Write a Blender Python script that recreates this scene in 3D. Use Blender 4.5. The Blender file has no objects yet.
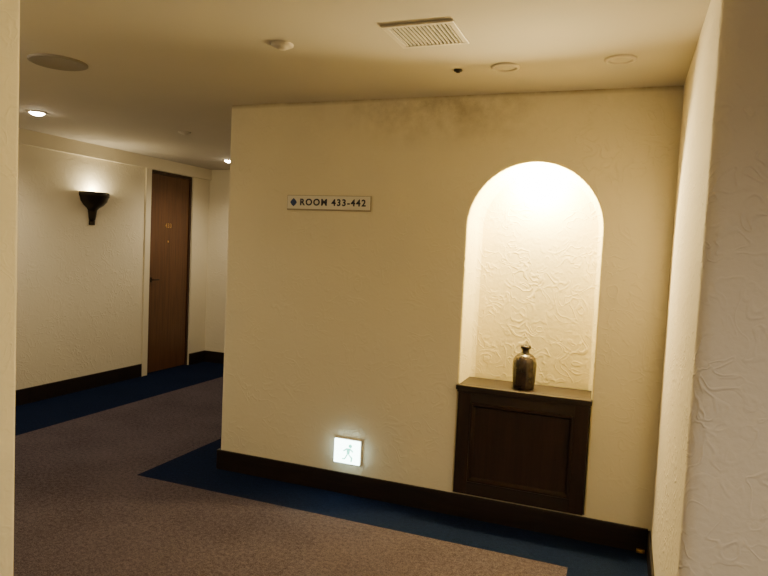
import bpy, bmesh, math
from mathutils import Vector, Matrix
pi=math.pi
S=bpy.context.scene
H=2.4
# ---------------------------------------------------------------- materials
def newmat(name):
    m=bpy.data.materials.new(name);m.use_nodes=True
    nt=m.node_tree;b=nt.nodes['Principled BSDF'];return m,nt,b
def N(nt,t,**kw):
    n=nt.nodes.new(t)
    for k,v in kw.items():
        if hasattr(n,k): setattr(n,k,v)
        else: n.inputs[k].default_value=v
    return n
def math_n(nt,op,a,b=None,c=None):
    n=nt.nodes.new('ShaderNodeMath');n.operation=op
    for i,x in enumerate((a,b,c)):
        if x is None: continue
        if isinstance(x,(int,float)): n.inputs[i].default_value=x
        else: nt.links.new(x,n.inputs[i])
    return n.outputs[0]
def ramp(nt,fac,stops):
    r=nt.nodes.new('ShaderNodeValToRGB');e=r.color_ramp.elements
    while len(e)<len(stops): e.new(.5)
    for el,(p,c) in zip(e,stops): el.position=p;el.color=(*c,1) if len(c)==3 else c
    nt.links.new(fac,r.inputs[0]);return r.outputs[0]
def simple(name,col,rough=.5,metal=0,emit=None,es=0):
    m,nt,b=newmat(name)
    b.inputs['Base Color'].default_value=(*col,1);b.inputs['Roughness'].default_value=rough;b.inputs['Metallic'].default_value=metal
    if emit: b.inputs['Emission Color'].default_value=(*emit,1);b.inputs['Emission Strength'].default_value=es
    return m
def stucco(name,col,strength=.5,dist=.006,grime=False,scale=9):
    m,nt,b=newmat(name);L=nt.links
    tc=N(nt,'ShaderNodeTexCoord')
    warp=N(nt,'ShaderNodeTexNoise',Scale=scale*.8,Detail=2.0)
    L.new(tc.outputs['Object'],warp.inputs['Vector'])
    n1=N(nt,'ShaderNodeTexNoise',Scale=scale,Detail=1.0,Roughness=.4,Distortion=1.8)
    L.new(tc.outputs['Object'],n1.inputs['Vector'])
    rd=math_n(nt,'ABSOLUTE',math_n(nt,'SUBTRACT',n1.outputs['Fac'],.5))
    ridge=N(nt,'ShaderNodeMapRange');ridge.interpolation_type='SMOOTHSTEP'
    L.new(rd,ridge.inputs[0]);ridge.inputs[1].default_value=0;ridge.inputs[2].default_value=.075;ridge.inputs[3].default_value=1;ridge.inputs[4].default_value=0
    brk=N(nt,'ShaderNodeMapRange');L.new(warp.outputs['Fac'],brk.inputs[0]);brk.inputs[1].default_value=.36;brk.inputs[2].default_value=.66
    r2=math_n(nt,'MULTIPLY',ridge.outputs[0],brk.outputs[0])
    n2=N(nt,'ShaderNodeTexNoise',Scale=70.0,Detail=3.0);L.new(tc.outputs['Object'],n2.inputs['Vector'])
    n3=N(nt,'ShaderNodeTexNoise',Scale=22.0,Detail=2.0,Distortion=1.0);L.new(tc.outputs['Object'],n3.inputs['Vector'])
    hgt=math_n(nt,'ADD',math_n(nt,'ADD',r2,math_n(nt,'MULTIPLY',n2.outputs['Fac'],.35)),math_n(nt,'MULTIPLY',n3.outputs['Fac'],.7))
    bp=N(nt,'ShaderNodeBump',Strength=strength,Distance=dist);L.new(hgt,bp.inputs['Height']);L.new(bp.outputs[0],b.inputs['Normal'])
    nl=N(nt,'ShaderNodeTexNoise',Scale=1.7,Detail=3.0);L.new(tc.outputs['Object'],nl.inputs['Vector'])
    c=ramp(nt,nl.outputs['Fac'],[(.3,tuple(x*.95 for x in col)),(.7,col)])
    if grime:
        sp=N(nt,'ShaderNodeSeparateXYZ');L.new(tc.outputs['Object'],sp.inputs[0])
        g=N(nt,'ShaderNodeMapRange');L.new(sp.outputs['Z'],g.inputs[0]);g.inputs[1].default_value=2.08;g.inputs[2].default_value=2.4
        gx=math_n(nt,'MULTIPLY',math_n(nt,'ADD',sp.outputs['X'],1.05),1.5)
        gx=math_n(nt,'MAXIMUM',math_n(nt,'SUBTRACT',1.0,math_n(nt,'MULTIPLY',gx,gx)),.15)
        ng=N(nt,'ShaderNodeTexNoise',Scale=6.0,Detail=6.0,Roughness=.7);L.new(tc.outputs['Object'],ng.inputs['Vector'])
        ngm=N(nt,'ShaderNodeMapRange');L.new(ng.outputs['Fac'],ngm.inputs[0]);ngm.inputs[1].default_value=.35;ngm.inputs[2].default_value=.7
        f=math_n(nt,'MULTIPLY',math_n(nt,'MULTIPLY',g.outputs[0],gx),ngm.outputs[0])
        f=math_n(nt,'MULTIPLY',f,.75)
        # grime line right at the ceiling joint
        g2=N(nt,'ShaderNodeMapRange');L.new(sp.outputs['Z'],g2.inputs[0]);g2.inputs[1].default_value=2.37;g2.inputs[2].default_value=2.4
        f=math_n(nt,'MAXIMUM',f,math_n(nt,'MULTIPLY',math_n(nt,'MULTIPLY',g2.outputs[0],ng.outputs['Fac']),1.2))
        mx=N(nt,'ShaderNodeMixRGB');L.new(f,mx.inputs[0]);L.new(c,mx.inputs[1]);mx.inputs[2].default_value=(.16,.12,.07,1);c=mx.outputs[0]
    L.new(c,b.inputs['Base Color']);b.inputs['Roughness'].default_value=.85
    b.inputs['Specular IOR Level'].default_value=.25
    return m
def carpet(name,ca,cb,sc=160):
    m,nt,b=newmat(name);L=nt.links
    tc=N(nt,'ShaderNodeTexCoord')
    n=N(nt,'ShaderNodeTexNoise',Scale=float(sc),Detail=3.0,Roughness=.7);L.new(tc.outputs['Object'],n.inputs['Vector'])
    nb=N(nt,'ShaderNodeTexNoise',Scale=45.0,Detail=4.0,Roughness=.8);L.new(tc.outputs['Object'],nb.inputs['Vector'])
    nc=N(nt,'ShaderNodeTexNoise',Scale=2.0,Detail=3.0);L.new(tc.outputs['Object'],nc.inputs['Vector'])
    s=math_n(nt,'ADD',math_n(nt,'MULTIPLY',n.outputs['Fac'],.5),math_n(nt,'ADD',math_n(nt,'MULTIPLY',nb.outputs['Fac'],.38),math_n(nt,'MULTIPLY',nc.outputs['Fac'],.12)))
    L.new(ramp(nt,s,[(.40,ca),(.60,cb)]),b.inputs['Base Color'])
    bp=N(nt,'ShaderNodeBump',Strength=.8,Distance=.008);L.new(s,bp.inputs['Height']);L.new(bp.outputs[0],b.inputs['Normal'])
    b.inputs['Roughness'].default_value=1;b.inputs['Specular IOR Level'].default_value=.03
    return m
def wood(name,ca,cb,rough=.4,axis=2,sc=(40,40,2.2)):
    m,nt,b=newmat(name);L=nt.links
    tc=N(nt,'ShaderNodeTexCoord');mp=N(nt,'ShaderNodeMapping');mp.inputs['Scale'].default_value=sc
    L.new(tc.outputs['Object'],mp.inputs[0])
    n=N(nt,'ShaderNodeTexNoise',Scale=1.0,Detail=5.0,Roughness=.6,Distortion=.6);L.new(mp.outputs[0],n.inputs['Vector'])
    L.new(ramp(nt,n.outputs['Fac'],[(.35,ca),(.65,cb)]),b.inputs['Base Color'])
    bp=N(nt,'ShaderNodeBump',Strength=.15,Distance=.002);L.new(n.outputs['Fac'],bp.inputs['Height']);L.new(bp.outputs[0],b.inputs['Normal'])
    b.inputs['Roughness'].default_value=rough
    return m
CREAM=(.79,.725,.56)
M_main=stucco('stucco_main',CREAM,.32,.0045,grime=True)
M_wall=stucco('stucco_wall',(.78,.71,.55),.4,.005)
M_near=stucco('stucco_embossed',(.77,.70,.60),.45,.007,scale=9)
M_niche=stucco('stucco_niche_warmlit',(.84,.74,.42),.34,.007,scale=10)  # wall stucco yellowed: the lamp's warm light is put into the colour
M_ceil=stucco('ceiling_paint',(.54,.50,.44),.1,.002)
M_band=simple('band_paint',(.74,.67,.51),.7)
M_plum=carpet('carpet_plum',(.028,.022,.029),(.122,.100,.122))
M_blue=carpet('carpet_navy',(.003,.006,.018),(.008,.015,.048))
M_dark=wood('dark_wood',(.007,.004,.004),(.018,.010,.008),.4,sc=(3,40,30))
M_cab=wood('cabinet_wood',(.010,.005,.004),(.024,.011,.008),.33,sc=(45,45,3))
M_cabh=wood('cabinet_wood_rail',(.007,.0035,.003),(.016,.0075,.006),.5,sc=(3,45,45))
M_door=wood('door_wood',(.080,.034,.015),(.14,.060,.026),.4,sc=(60,60,2.0))
M_frame=wood('door_frame_wood',(.03,.014,.008),(.05,.022,.012),.4)
M_bronze=simple('dark_bronze',(.035,.028,.022),.38,.7)
M_brass=simple('brass',(.65,.42,.16),.35,1)
M_white=simple('white_plastic',(.58,.53,.46),.5)
M_grey=simple('speaker_grey',(.22,.195,.165),.7)
M_vent=simple('vent_aluminium',(.66,.61,.53),.45,.1)
M_black=simple('vent_shade_black',(.01,.009,.008),.9)
M_plate=simple('sign_plate',(.74,.71,.64),.5)
M_signframe=simple('sign_frame',(.30,.26,.20),.4,.5)
M_navy=simple('sign_navy',(.006,.012,.05),.5)
M_mark=simple('sign_blue',(.010,.035,.16),.5)
M_lamp=simple('lamp_glow',(1,1,1),.5,0,(1,.84,.60),90)
M_lampn=simple('niche_lamp_glow',(1,1,1),.5,0,(1,.83,.52),60)
M_off=simple('lamp_off_glass',(.50,.46,.40),.4)
M_foot=simple('footlight_glow',(1,1,1),.5,0,(.74,1.0,.90),13)
M_footg=simple('footlight_pictogram',(.2,.5,.35),.5,0,(.16,.80,.58),3.4)
# vase glaze
m,nt,b=newmat('vase_glaze')
tc=N(nt,'ShaderNodeTexCoord');n=N(nt,'ShaderNodeTexNoise',Scale=25.0,Detail=4.0);nt.links.new(tc.outputs['Object'],n.inputs['Vector'])
nt.links.new(ramp(nt,n.outputs['Fac'],[(.35,(.015,.010,.008)),(.65,(.038,.024,.018))]),b.inputs['Base Color']);b.inputs['Roughness'].default_value=.27
M_vase=m
# ---------------------------------------------------------------- mesh builder
class B:
    def __init__(s): s.bm=bmesh.new();s.mats=[]
    def mi(s,m):
        if m not in s.mats:s.mats.append(m)
        return s.mats.index(m)
    def face(s,pts,m,smooth=False):
        vs=[s.bm.verts.new(p) for p in pts];f=s.bm.faces.new(vs);f.material_index=s.mi(m);f.smooth=smooth;return f
    def box(s,a,b,m):
        (x0,y0,z0),(x1,y1,z1)=a,b
        v=[s.bm.verts.new(p) for p in [(x0,y0,z0),(x1,y0,z0),(x1,y1,z0),(x0,y1,z0),(x0,y0,z1),(x1,y0,z1),(x1,y1,z1),(x0,y1,z1)]]
        for q in [(3,2,1,0),(4,5,6,7),(0,1,5,4),(1,2,6,5),(2,3,7,6),(3,0,4,7)]:
            f=s.bm.faces.new([v[i] for i in q]);f.material_index=s.mi(m)
    def grid(s,rows,m,smooth=True,close=False):
        R=[[s.bm.verts.new(p) for p in r] for r in rows]
        n=len(R[0])
        for i in range(len(R)-1):
            for j in range(n if close else n-1):
                k=(j+1)%n
                f=s.bm.faces.new([R[i][j],R[i][k],R[i+1][k],R[i+1][j]]);f.material_index=s.mi(m);f.smooth=smooth
        return R
    def lathe(s,prof,c,m,seg=32,a0=0,a1=2*pi,ripple=None):
        full=abs(a1-a0-2*pi)<1e-6
        n=seg if full else seg+1
        rows=[]
        for (r,z) in prof:
            row=[]
            for j in range(n):
                a=a0+(a1-a0)*j/seg
                rr=max(r,1e-4)
                if ripple: rr*=1+ripple(a,z)
                row.append((c[0]+rr*math.cos(a),c[1]+rr*math.sin(a),c[2]+z))
            rows.append(row)
        s.grid(rows,m,True,full)
    def done(s,name,parent=None,bevel=0,origin=None,fix=True,solid=0):
        if fix: bmesh.ops.recalc_face_normals(s.bm,faces=s.bm.faces)
        me=bpy.data.meshes.new(name)
        if origin: bmesh.ops.translate(s.bm,verts=s.bm.verts,vec=-Vector(origin))
        s.bm.to_mesh(me);s.bm.free()
        for m in s.mats: me.materials.append(m)
        o=bpy.data.objects.new(name,me);S.collection.objects.link(o)
        if origin:o.location=origin
        if bevel:
            md=o.modifiers.new('bevel','BEVEL');md.width=bevel;md.segments=2;md.limit_method='ANGLE';md.angle_limit=.7
        if parent:
            o.parent=parent;o.matrix_parent_inverse=Matrix.Translation(parent.location).inverted()
        return o
def empty(name,loc):
    e=bpy.data.objects.new(name,None);e.location=loc;e.empty_display_size=.1;S.collection.objects.link(e);return e
# wall following a plan path (list of (x,y)), corners rounded where radius given
def wallpath(name,path,mat,r=.03,z0=0,z1=H):
    pts=[path[0]];arcs=[]
    for i in range(1,len(path)-1):
        p=Vector(path[i]);a=(Vector(path[i-1])-p).normalized();c=(Vector(path[i+1])-p).normalized()
        cen=p+(a+c)*r
        n=8
        for k in range(n+1):
            t=k/n*pi/2
            q=cen-c*r*math.cos(t)-a*r*math.sin(t)
            pts.append((q.x,q.y))
    pts.append(path[-1])
    bb=B()
    bb.grid([[(x,y,z0) for x,y in pts],[(x,y,z1) for x,y in pts]],mat,True)
    o=bb.done(name,fix=False)
    # keep shading flat on the big planes: split by sharp lengths
    for f in o.data.polygons: f.use_smooth=f.area<.1
    return o
# ---------------------------------------------------------------- shell
XL,XR,D,XW,YF=-2.47,.20,3.53,-4.92,6.64
YC=2.04
SX,SY=-2.0,1.63
# floor
bb=B()
xs=[-4.98,-4.18,-2.85,-2.47,-.18,.2,2.3];ys=[-2.6,1.66,3.18,3.6,6.28,6.75]
for i in range(len(xs)-1):
    for j in range(len(ys)-1):
        cx=(xs[i]+xs[i+1])/2;cy=(ys[j]+ys[j+1])/2
        blue=cx<-4.18 or (cx>-2.85 and cy>3.18) or (cx>-.18 and cy>1.66) or cy>6.28
        bb.face([(xs[i],ys[j],0),(xs[i+1],ys[j],0),(xs[i+1],ys[j+1],0),(xs[i],ys[j+1],0)],M_blue if blue else M_plum)
bmesh.ops.remove_doubles(bb.bm,verts=bb.bm.verts,dist=1e-4)
bb.done('floor')
bb=B();bb.face([(-5.0,-2.6,H),(-5.0,6.75,H),(2.3,6.75,H),(2.3,-2.6,H)],M_ceil);bb.done('ceiling',fix=False)
# main wall with the arched niche
nx0,nx1,nz0,zs=-.86,-.138,.14,1.665
cxn=(nx0+nx1)/2;rn=(nx1-nx0)/2
def outline(off):
    p=[(nx0-off,nz0)]
    for k in range(6): p.append((nx0-off,nz0+(zs-nz0)*(k+1)/6))
    n=32
    for k in range(1,n): 
        a=pi-pi*k/n;p.append((cxn+(rn+off)*math.cos(a),zs+(rn+off)*math.sin(a)))
    for k in range(6): p.append((nx1+off,zs-(zs-nz0)*k/6))
    p.append((nx1+off,nz0));return p
bb=B()
rows=[]
R_=.012
for k in range(6):
    t=k/5*pi/2
    rows.append([(x,D+R_*(1-math.cos(t)),z) for x,z in outline(R_*(1-math.sin(t)))])
ND=3.80
rows.append([(x,ND-.03,z) for x,z in outline(0)])
rows.append([(x,ND-.008,z) for x,z in outline(-.008)])
rows.append([(x,ND,z) for x,z in outline(-.03)])
bb.grid(rows,M_niche)
bb.face([(x,ND,z) for x,z in outline(-.03)],M_niche)
# front face pieces
O=outline(R_)
xa,xb=O[0][0],O[-1][0]
xl=XL+.02
bb.face([(xl,D,0),(xa,D,0),(xa,D,H),(xl,D,H)],M_main)
bb.face([(xb,D,0),(XR,D,0),(XR,D,H),(xb,D,H)],M_main)
bb.face([(xa,D,0),(xb,D,0),(xb,D,nz0),(xa,D,nz0)],M_main)
arc=[p for p in O if p[1]>=zs-1e-6]
for p,q in zip(arc[:-1],arc[1:]):
    bb.face([(p[0],D,p[1]),(q[0],D,q[1]),(q[0],D,H),(p[0],D,H)],M_main)
# rounded outer corner and return face
n=6;c=[(xl-.02*math.sin(k/n*pi/2),D+.02-.02*math.cos(k/n*pi/2)) for k in range(n+1)]
bb.grid([[(x,y,0) for x,y in c],[(x,y,H) for x,y in c]],M_main)
bb.face([(XL,D+.02,0),(XL,YF,0),(XL,YF,H),(XL,D+.02,H)],M_main)
o=bb.done('wall_north',fix=False)
# other walls
wallpath('wall_east',[(XR,D),(XR,YC),(2.2,YC)],M_near,r=.05)
wallpath('wall_southwest',[(SX,-2.5),(SX,SY),(XW-.04,SY)],M_main,r=.02)
bb=B();bb.face([(XW-.03,YF,0),(XL,YF,0),(XL,YF,H),(XW-.03,YF,H)],M_wall);bb.done('wall_far',fix=False)
bb=B();bb.face([(2.2,-2.5,0),(2.2,YC,0),(2.2,YC,H),(2.2,-2.5,H)],M_wall);bb.done('wall_right',fix=False)
bb=B();bb.face([(SX,-2.5,0),(2.2,-2.5,0),(2.2,-2.5,H),(SX,-2.5,H)],M_wall);bb.done('wall_south',fix=False)
# west wall with door recess
dy0,dy1,dz=5.60,6.33,2.27
bb=B();xw=XW
bb.face([(xw,SY,0),(xw,dy0,0),(xw,dy0,dz),(xw,SY,dz)],M_wall)
bb.face([(xw,dy1,0),(xw,YF,0),(xw,YF,dz),(xw,dy1,dz)],M_wall)
bb.face([(xw,dy0,0),(xw-.08,dy0,0),(xw-.08,dy0,dz),(xw,dy0,dz)],M_band)
bb.face([(xw,dy1,0),(xw-.08,dy1,0),(xw-.08,dy1,dz),(xw,dy1,dz)],M_band)
bb.face([(xw-.08,dy0-.1,0),(xw-.08,dy1+.1,0),(xw-.08,dy1+.1,H),(xw-.08,dy0-.1,H)],M_band)
bb.done('wall_west',fix=False)
bb=B();bb.box((xw-.07,SY,dz),(xw+.03,YF,H),M_band);bb.done('trim_1',bevel=.003)
bb=B();bb.box((xw+.0005,dy0-.085,0),(xw+.018,dy0-.004,dz),M_band);bb.done('trim_2',bevel=.002)
# door
e=empty('door_1',(xw-.05,(dy0+dy1)/2,0))
bb=B()
bb.box((xw-.075,dy0,0),(xw-.02,dy0+.03,dz),M_frame);bb.box((xw-.075,dy1-.03,0),(xw-.02,dy1,dz),M_frame);bb.box((xw-.075,dy0+.03,dz-.03),(xw-.02,dy1-.03,dz),M_frame)
bb.done('door_frame',e,.002)
bb=B();bb.box((xw-.072,dy0+.033,.008),(xw-.035,dy1-.033,dz-.033),M_door);bb.done('door_leaf',e,.002)
bb=B()
bb.box((xw-.035,dy0+.064,1.03),(xw-.030,dy0+.094,1.085),M_bronze);bb.box((xw-.03,dy0+.074,1.052),(xw+.004,dy0+.084,1.063),M_bronze);bb.box((xw-.004,dy0+.074,1.052),(xw+.006,dy0+.17,1.063),M_bronze)
bb.done('door_handle',e,.002)
bb=B()
def ydisc(x,y,z,r,t,m):
    n=20;ring=lambda xx:[(xx,y+r*math.cos(2*pi*k/n),z+r*math.sin(2*pi*k/n)) for k in range(n)]
    bb.grid([ring(x),ring(x+t)],m,False,True);bb.face(ring(x+t),m)
ydisc(xw-.035,(dy0+dy1)/2-.02,1.49,.012,.004,M_brass)
bb.done('door_viewer',e)
def text(name,s,loc,rot,size,mat,parent,spacing=1.0,ext=.001,off=0):
    cu=bpy.data.curves.new(name,'FONT');cu.body=s;cu.size=size;cu.align_x='CENTER';cu.align_y='CENTER';cu.space_character=spacing;cu.extrude=ext;cu.offset=off
    o=bpy.data.objects.new(name,cu);S.collection.objects.link(o)
    bpy.context.view_layer.update()
    me=bpy.data.meshes.new_from_object(o.evaluated_get(bpy.context.evaluated_depsgraph_get()))
    bpy.data.objects.remove(o)
    o=bpy.data.objects.new(name,me);S.collection.objects.link(o);me.materials.clear();me.materials.append(mat)
    o.location=loc;o.rotation_euler=rot
    if parent:o.parent=parent;o.matrix_parent_inverse=Matrix.Translation(parent.location).inverted()
    return o
text('door_number','433',(xw-.034,(dy0+dy1)/2-.02,1.67),(pi/2,0,pi/2),.068,M_brass,e,1.1,.001,.001)
# baseboards
def bbd(name,boxes):
    bb=B()
    for a,b in boxes: bb.box(a,b,M_dark)
    bb.done(name,bevel=.003)
bbd('baseboard_north',[((XL-.014,D-.014,0),(XR-.014,D-.0005,.13)),((XL-.014,D-.0005,0),(XL-.0005,YF,.13))])
bbd('baseboard_west',[((XW+.0005,SY+.02,0),(XW+.014,dy0-.086,.14))])
bbd('baseboard_west.001',[((XW+.0005,dy1,0),(XW+.014,YF-.014,.14))])
bbd('baseboard_far',[((XW,YF-.014,0),(XL-.014,YF-.0005,.14))])
bbd('baseboard_east',[((XR-.014,YC-.0,0),(XR-.0005,D,.12)),((XR-.014,YC-.014,0),(2.2,YC-.0005,.12))])
bbd('baseboard_southwest',[((SX+.0005,-2.48,0),(SX+.014,SY+.014,.13)),((XW+.02,SY+.0005,0),(SX+.014,SY+.014,.13))])
# ---------------------------------------------------------------- cabinet
e=empty('niche_cabinet',(cxn,D,0.14))
fy=D-.022
bb=B();a,b_=nx0+.003,nx1-.003
bb.box((a,fy+.02,.142),(b_,ND-.035,.742),M_cab)
# stiles and rails
sw=.075
bb.box((a,fy,.142),(a+sw,fy+.02,.742),M_cab);bb.box((b_-sw,fy,.142),(b_,fy+.02,.742),M_cab)
bb.box((a+sw,fy,.142),(b_-sw,fy+.02,.142+.075),M_cabh);bb.box((a+sw,fy,.742-.07),(b_-sw,fy+.02,.742),M_cabh)
bb.done('cabinet_body',e,.002)
# moulding ring + recessed panel
bb=B()
x0,x1,z0,z1=a+sw,b_-sw,.142+.075,.742-.07
def ring(i,y): return [(x0+i,y,z0+i),(x1-i,y,z0+i),(x1-i,y,z1-i),(x0+i,y,z1-i)]
bb.grid([ring(0,fy-.0005),ring(.004,fy-.006),ring(.012,fy-.006),ring(.018,fy+.004),ring(.026,fy+.014)],M_cab,False,True)
bb.face(ring(.026,fy+.014),M_cab)
bb.done('door_panel',e)
bb=B();bb.box((nx0-.008,D-.042,.743),(nx1+.008,D-.001,.770),M_cabh);bb.box((nx0+.003,D-.001,.743),(nx1-.003,ND-.033,.770),M_cabh)
bb.box((nx0-.002,D-.030,.728),(nx1+.002,D-.0225,.743),M_cabh)
bb.done('cabinet_top',e,.003)
# ---------------------------------------------------------------- vase
vx,vy=-.507,3.60
prof=[(0,0),(.052,0),(.057,.004),(.060,.03),(.0635,.08),(.0655,.13),(.064,.155),(.058,.175),(.045,.190),(.030,.199),(.022,.204),(.0205,.215),(.021,.222),(.029,.228),(.031,.236),(.029,.243),(.022,.245),(.015,.243),(.014,.22),(.014,.20),(0,.20)]
rip=lambda a,z:(.018*math.cos(a*20) if .01<z<.16 else 0)
bb=B()
bb.lathe(prof,(0,0,0),M_vase,80,ripple=rip)
o=bb.done('ceramic_bottle_vase');o.location=(vx,vy,.7705)
# ---------------------------------------------------------------- sign
e=empty('room_sign',(-1.735,D-.008,1.78))
sx0,sx1,sz0,sz1=-2.02,-1.452,1.735,1.828
bb=B();bb.box((sx0,D-.012,sz0),(sx1,D-.0005,sz1),M_signframe);bb.done('sign_back',e,.002)
bb=B();bb.box((sx0+.004,D-.015,sz0+.009),(sx1-.004,D-.012,sz1-.003),M_plate);bb.done('sign_face',e,.001)
text('sign_lettering','ROOM 433-442',((sx0+sx1)/2+.030,D-.0155,(sz0+sz1)/2+.002),(pi/2,0,0),.056,M_navy,e,1.24,.0008,.0018)
bb=B();zc=(sz0+sz1)/2+.002;xc=sx0+.048
bb.face([(xc+r*.9*math.cos(pi/4*k),D-.0162,zc+r*math.sin(pi/4*k)) for k,r in enumerate([.026,.021]*4)],M_mark)
bb.done('sign_mark',e)
# ---------------------------------------------------------------- floor-level guide light
e=empty('guide_light',(-1.525,D-.01,.26))
gx0,gx1,gz0,gz1=-1.618,-1.440,.195,.348
bb=B();bb.box((gx0,D-.022,gz0),(gx1,D-.0005,gz1),M_white);bb.done('guide_light_case',e,.003)
bb=B();bb.box((gx0+.004,D-.034,gz0+.004),(gx1-.004,D-.0222,gz1-.004),M_foot);bb.done('guide_light_panel',e,.003)
bb=B();y=D-.0346;gx=gx0+.10;gz=gz0+.075
def poly(pts): bb.face([(gx+x,y,gz+z) for x,z in pts],M_footg)
poly([(.012*math.cos(2*pi*k/16)+.012,.012*math.sin(2*pi*k/16)+.04) for k in range(16)])
poly([(-.012,.026),(.014,.026),(.008,-.012),(-.010,-.010)])
poly([(-.012,.026),(-.036,.008),(-.030,.002),(-.008,.016)])
poly([(.014,.026),(.034,.010),(.030,.002),(.012,.014)])
poly([(-.010,-.010),(.0,-.012),(-.020,-.046),(-.040,-.048),(-.040,-.040),(-.024,-.038)])
poly([(-.002,-.012),(.008,-.012),(.030,-.030),(.026,-.056),(.016,-.056),(.018,-.034)])
bb.done('guide_light_pictogram',e)
# ---------------------------------------------------------------- door stop at right
bb=B();bb.box((.135,D-.034,.004),(.178,D-.0145,.022),M_brass);bb.box((.148,D-.045,.008),(.165,D-.034,.018),M_brass);bb.done('brass_door_stop',bevel=.003)
# ---------------------------------------------------------------- sconce
e=empty('wall_sconce',(XW,4.79,1.9))
bb=B()
prof=[(0,1.655),(.022,1.655),(.034,1.672),(.040,1.70),(.046,1.74),(.050,1.765),(.066,1.785),(.105,1.812),(.138,1.85),(.150,1.89),(.158,1.895),(.158,1.935),(.150,1.938),(.142,1.932),(.138,1.90),(.10,1.85),(.04,1.82),(0,1.82)]
bb.lathe(prof,(XW+.0005,4.79,0),M_bronze,36,-pi/2,pi/2)
bb.done('sconce_bowl',e,fix=True)
bb=B();bb.box((XW+.0005,4.755,1.62),(XW+.012,4.825,1.80),M_bronze);bb.done('sconce_backplate',e,.003)
bb=B();bb.lathe([(0,0),(.018,0),(.028,.02),(.028,.04),(.018,.062),(0,.07)],(XW+.07,4.79,1.84),M_lamp,16);bb.done('sconce_bulb',e)
# ---------------------------------------------------------------- ceiling items
def ring_light(name,x,y,r,on):
    e=empty(name,(x,y,H))
    bb=B();bb.lathe([(r+.012,0),(r+.012,-.006),(r,-.010),(r-.004,-.006),(r-.006,-.001)],(x,y,H-.0005),M_white,32);bb.done('trim_ring',e)
    bb=B()
    if on is M_lamp: bb.lathe([(r-.006,-.002),(r-.008,-.012),(r*.6,-.022),(r*.3,-.026),(0,-.027)],(x,y,H-.0005),on,32)  # lit lens bulges downward to imitate bloom around the lamp
    else: bb.lathe([(r-.006,-.002),(r*.5,-.003),(0,-.003)],(x,y,H-.0005),on,32)
    bb.done('lens',e)
    return e
def spot(name,x,y,z,w,size=2.4,blend=.6,col=(1,.76,.47),r=.05,parent=None,rot=(0,0,0)):
    l=bpy.data.lights.new(name,'SPOT');l.energy=w;l.spot_size=size;l.spot_blend=blend;l.color=col;l.shadow_soft_size=r
    o=bpy.data.objects.new(name,l);S.collection.objects.link(o);o.location=(x,y,z);o.rotation_euler=rot
    if parent:o.parent=parent;o.matrix_parent_inverse=Matrix.Translation(parent.location).inverted()
    return o
W=(1,.83,.565)
for (x,y,w) in [(-4.10,3.47,50),(-4.09,5.85,42),(-4.1,2.1,12)]:
    e=ring_light('downlight',x,y,.055,M_lamp);spot('beam',x,y,H-.045,w,2.7,.7,W,.03,e)
for (x,y,w,c,sz) in [(.30,.25,56,(1,.835,.59),2.75),(1.0,-.1,85,(1,.85,.66),3.0),(.3,-1.7,28,(1,.83,.59),2.8),(-2.9,2.1,9,W,2.7)]:
    e=ring_light('downlight',x,y,.055,M_lamp);spot('beam',x,y,H-.045,w,sz,.8,c,.03,e)
ring_light('blank_downlight',-.60,3.035,.055,M_off)
ring_light('blank_downlight',-.09,3.02,.055,M_off)
bb=B();bb.lathe([(.14,0),(.14,-.008),(.13,-.012),(.12,-.008),(0,-.010)],(-2.80,2.49,H-.0005),M_grey,40);bb.done('ceiling_speaker')
def detector(name,x,y,r,h,m):
    bb=B();bb.lathe([(r,0),(r,-.3*h),(r*.8,-.6*h),(r*.45,-.7*h),(r*.4,-h),(0,-h)],(x,y,H-.0005),m,28);bb.done(name)
detector('smoke_detector',-1.49,2.50,.05,.022,M_white)
detector('smoke_detector',-3.46,4.32,.05,.022,M_white)
detector('sprinkler_head',-.83,3.04,.022,.014,M_bronze)
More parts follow.
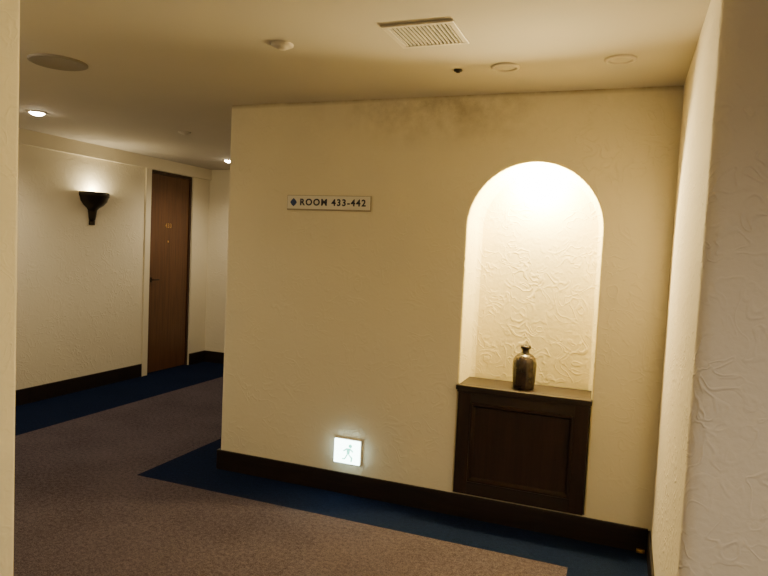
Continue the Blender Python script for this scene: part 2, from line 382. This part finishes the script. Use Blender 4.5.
# vent
e=empty('ceiling_vent',(-.83,2.515,H))
vx0,vx1,vy0,vy1=-.975,-.68,2.38,2.65
bb=B();z0,z1=H-.010,H-.0005;fw=.022
bb.box((vx0,vy0,z0),(vx1,vy0+fw,z1),M_vent);bb.box((vx0,vy1-fw,z0),(vx1,vy1,z1),M_vent)
bb.box((vx0,vy0+fw,z0),(vx0+fw,vy1-fw,z1),M_vent);bb.box((vx1-fw,vy0+fw,z0),(vx1,vy1-fw,z1),M_vent)
bb.done('vent_frame',e,.002)
bb=B();bb.box((vx0+fw,vy0+fw,H-.002),(vx1-fw,vy1-fw,H-.0006),M_black);bb.done('vent_shade_sheet',e)  # flat black sheet behind the slats, standing in for shade inside the vent
bb=B();n=15
for k in range(n):
    x=vx0+fw+(vx1-vx0-2*fw)*(k+.5)/n
    bb.box((x-.0034,vy0+fw,H-.009),(x+.0034,vy1-fw,H-.003),M_vent)
bb.done('vent_slats',e)
# ---------------------------------------------------------------- niche lamp
e=empty('niche_downlight',(cxn,3.68,2.02))
bb=B();bb.lathe([(.032,.0),(.030,-.012),(.026,-.022),(.015,-.030),(0,-.033)],(cxn,3.68,2.0255),M_lampn,28);bb.done('lens',e)
NC=(1,.78,.36)
l=bpy.data.lights.new('glow','POINT');l.energy=165;l.color=NC;l.shadow_soft_size=.025
o=bpy.data.objects.new('glow',l);S.collection.objects.link(o);o.location=(cxn,3.68,1.955);o.parent=e;o.matrix_parent_inverse=Matrix.Translation(e.location).inverted()
# sconce light
l=bpy.data.lights.new('sconce_glow','POINT');l.energy=8;l.color=(1,.82,.46);l.shadow_soft_size=.03
o=bpy.data.objects.new('sconce_glow',l);S.collection.objects.link(o);o.location=(XW+.065,4.79,1.94)
sc=bpy.data.objects['wall_sconce'];o.parent=sc;o.matrix_parent_inverse=Matrix.Translation(sc.location).inverted()
# world
w=bpy.data.worlds.new('world');S.world=w;w.use_nodes=True;w.node_tree.nodes['Background'].inputs[0].default_value=(.02,.016,.012,1)
# ---------------------------------------------------------------- camera
f,th,ph,ro,h=635.2,.3648,.0605,.0467,1.5153
F=Vector((-math.sin(th)*math.cos(ph),math.cos(th)*math.cos(ph),-math.sin(ph)))
R0=Vector((math.cos(th),math.sin(th),0));U0=R0.cross(F)
R=math.cos(ro)*R0+math.sin(ro)*U0;U=-math.sin(ro)*R0+math.cos(ro)*U0
cd=bpy.data.cameras.new('camera');cam=bpy.data.objects.new('camera',cd);S.collection.objects.link(cam)
mt=Matrix((R,U,-F)).transposed().to_4x4();mt.translation=(0,0,h);cam.matrix_world=mt
cd.sensor_fit='HORIZONTAL';cd.sensor_width=36;cd.lens=f/768*36;cd.clip_start=.05
S.camera=cam
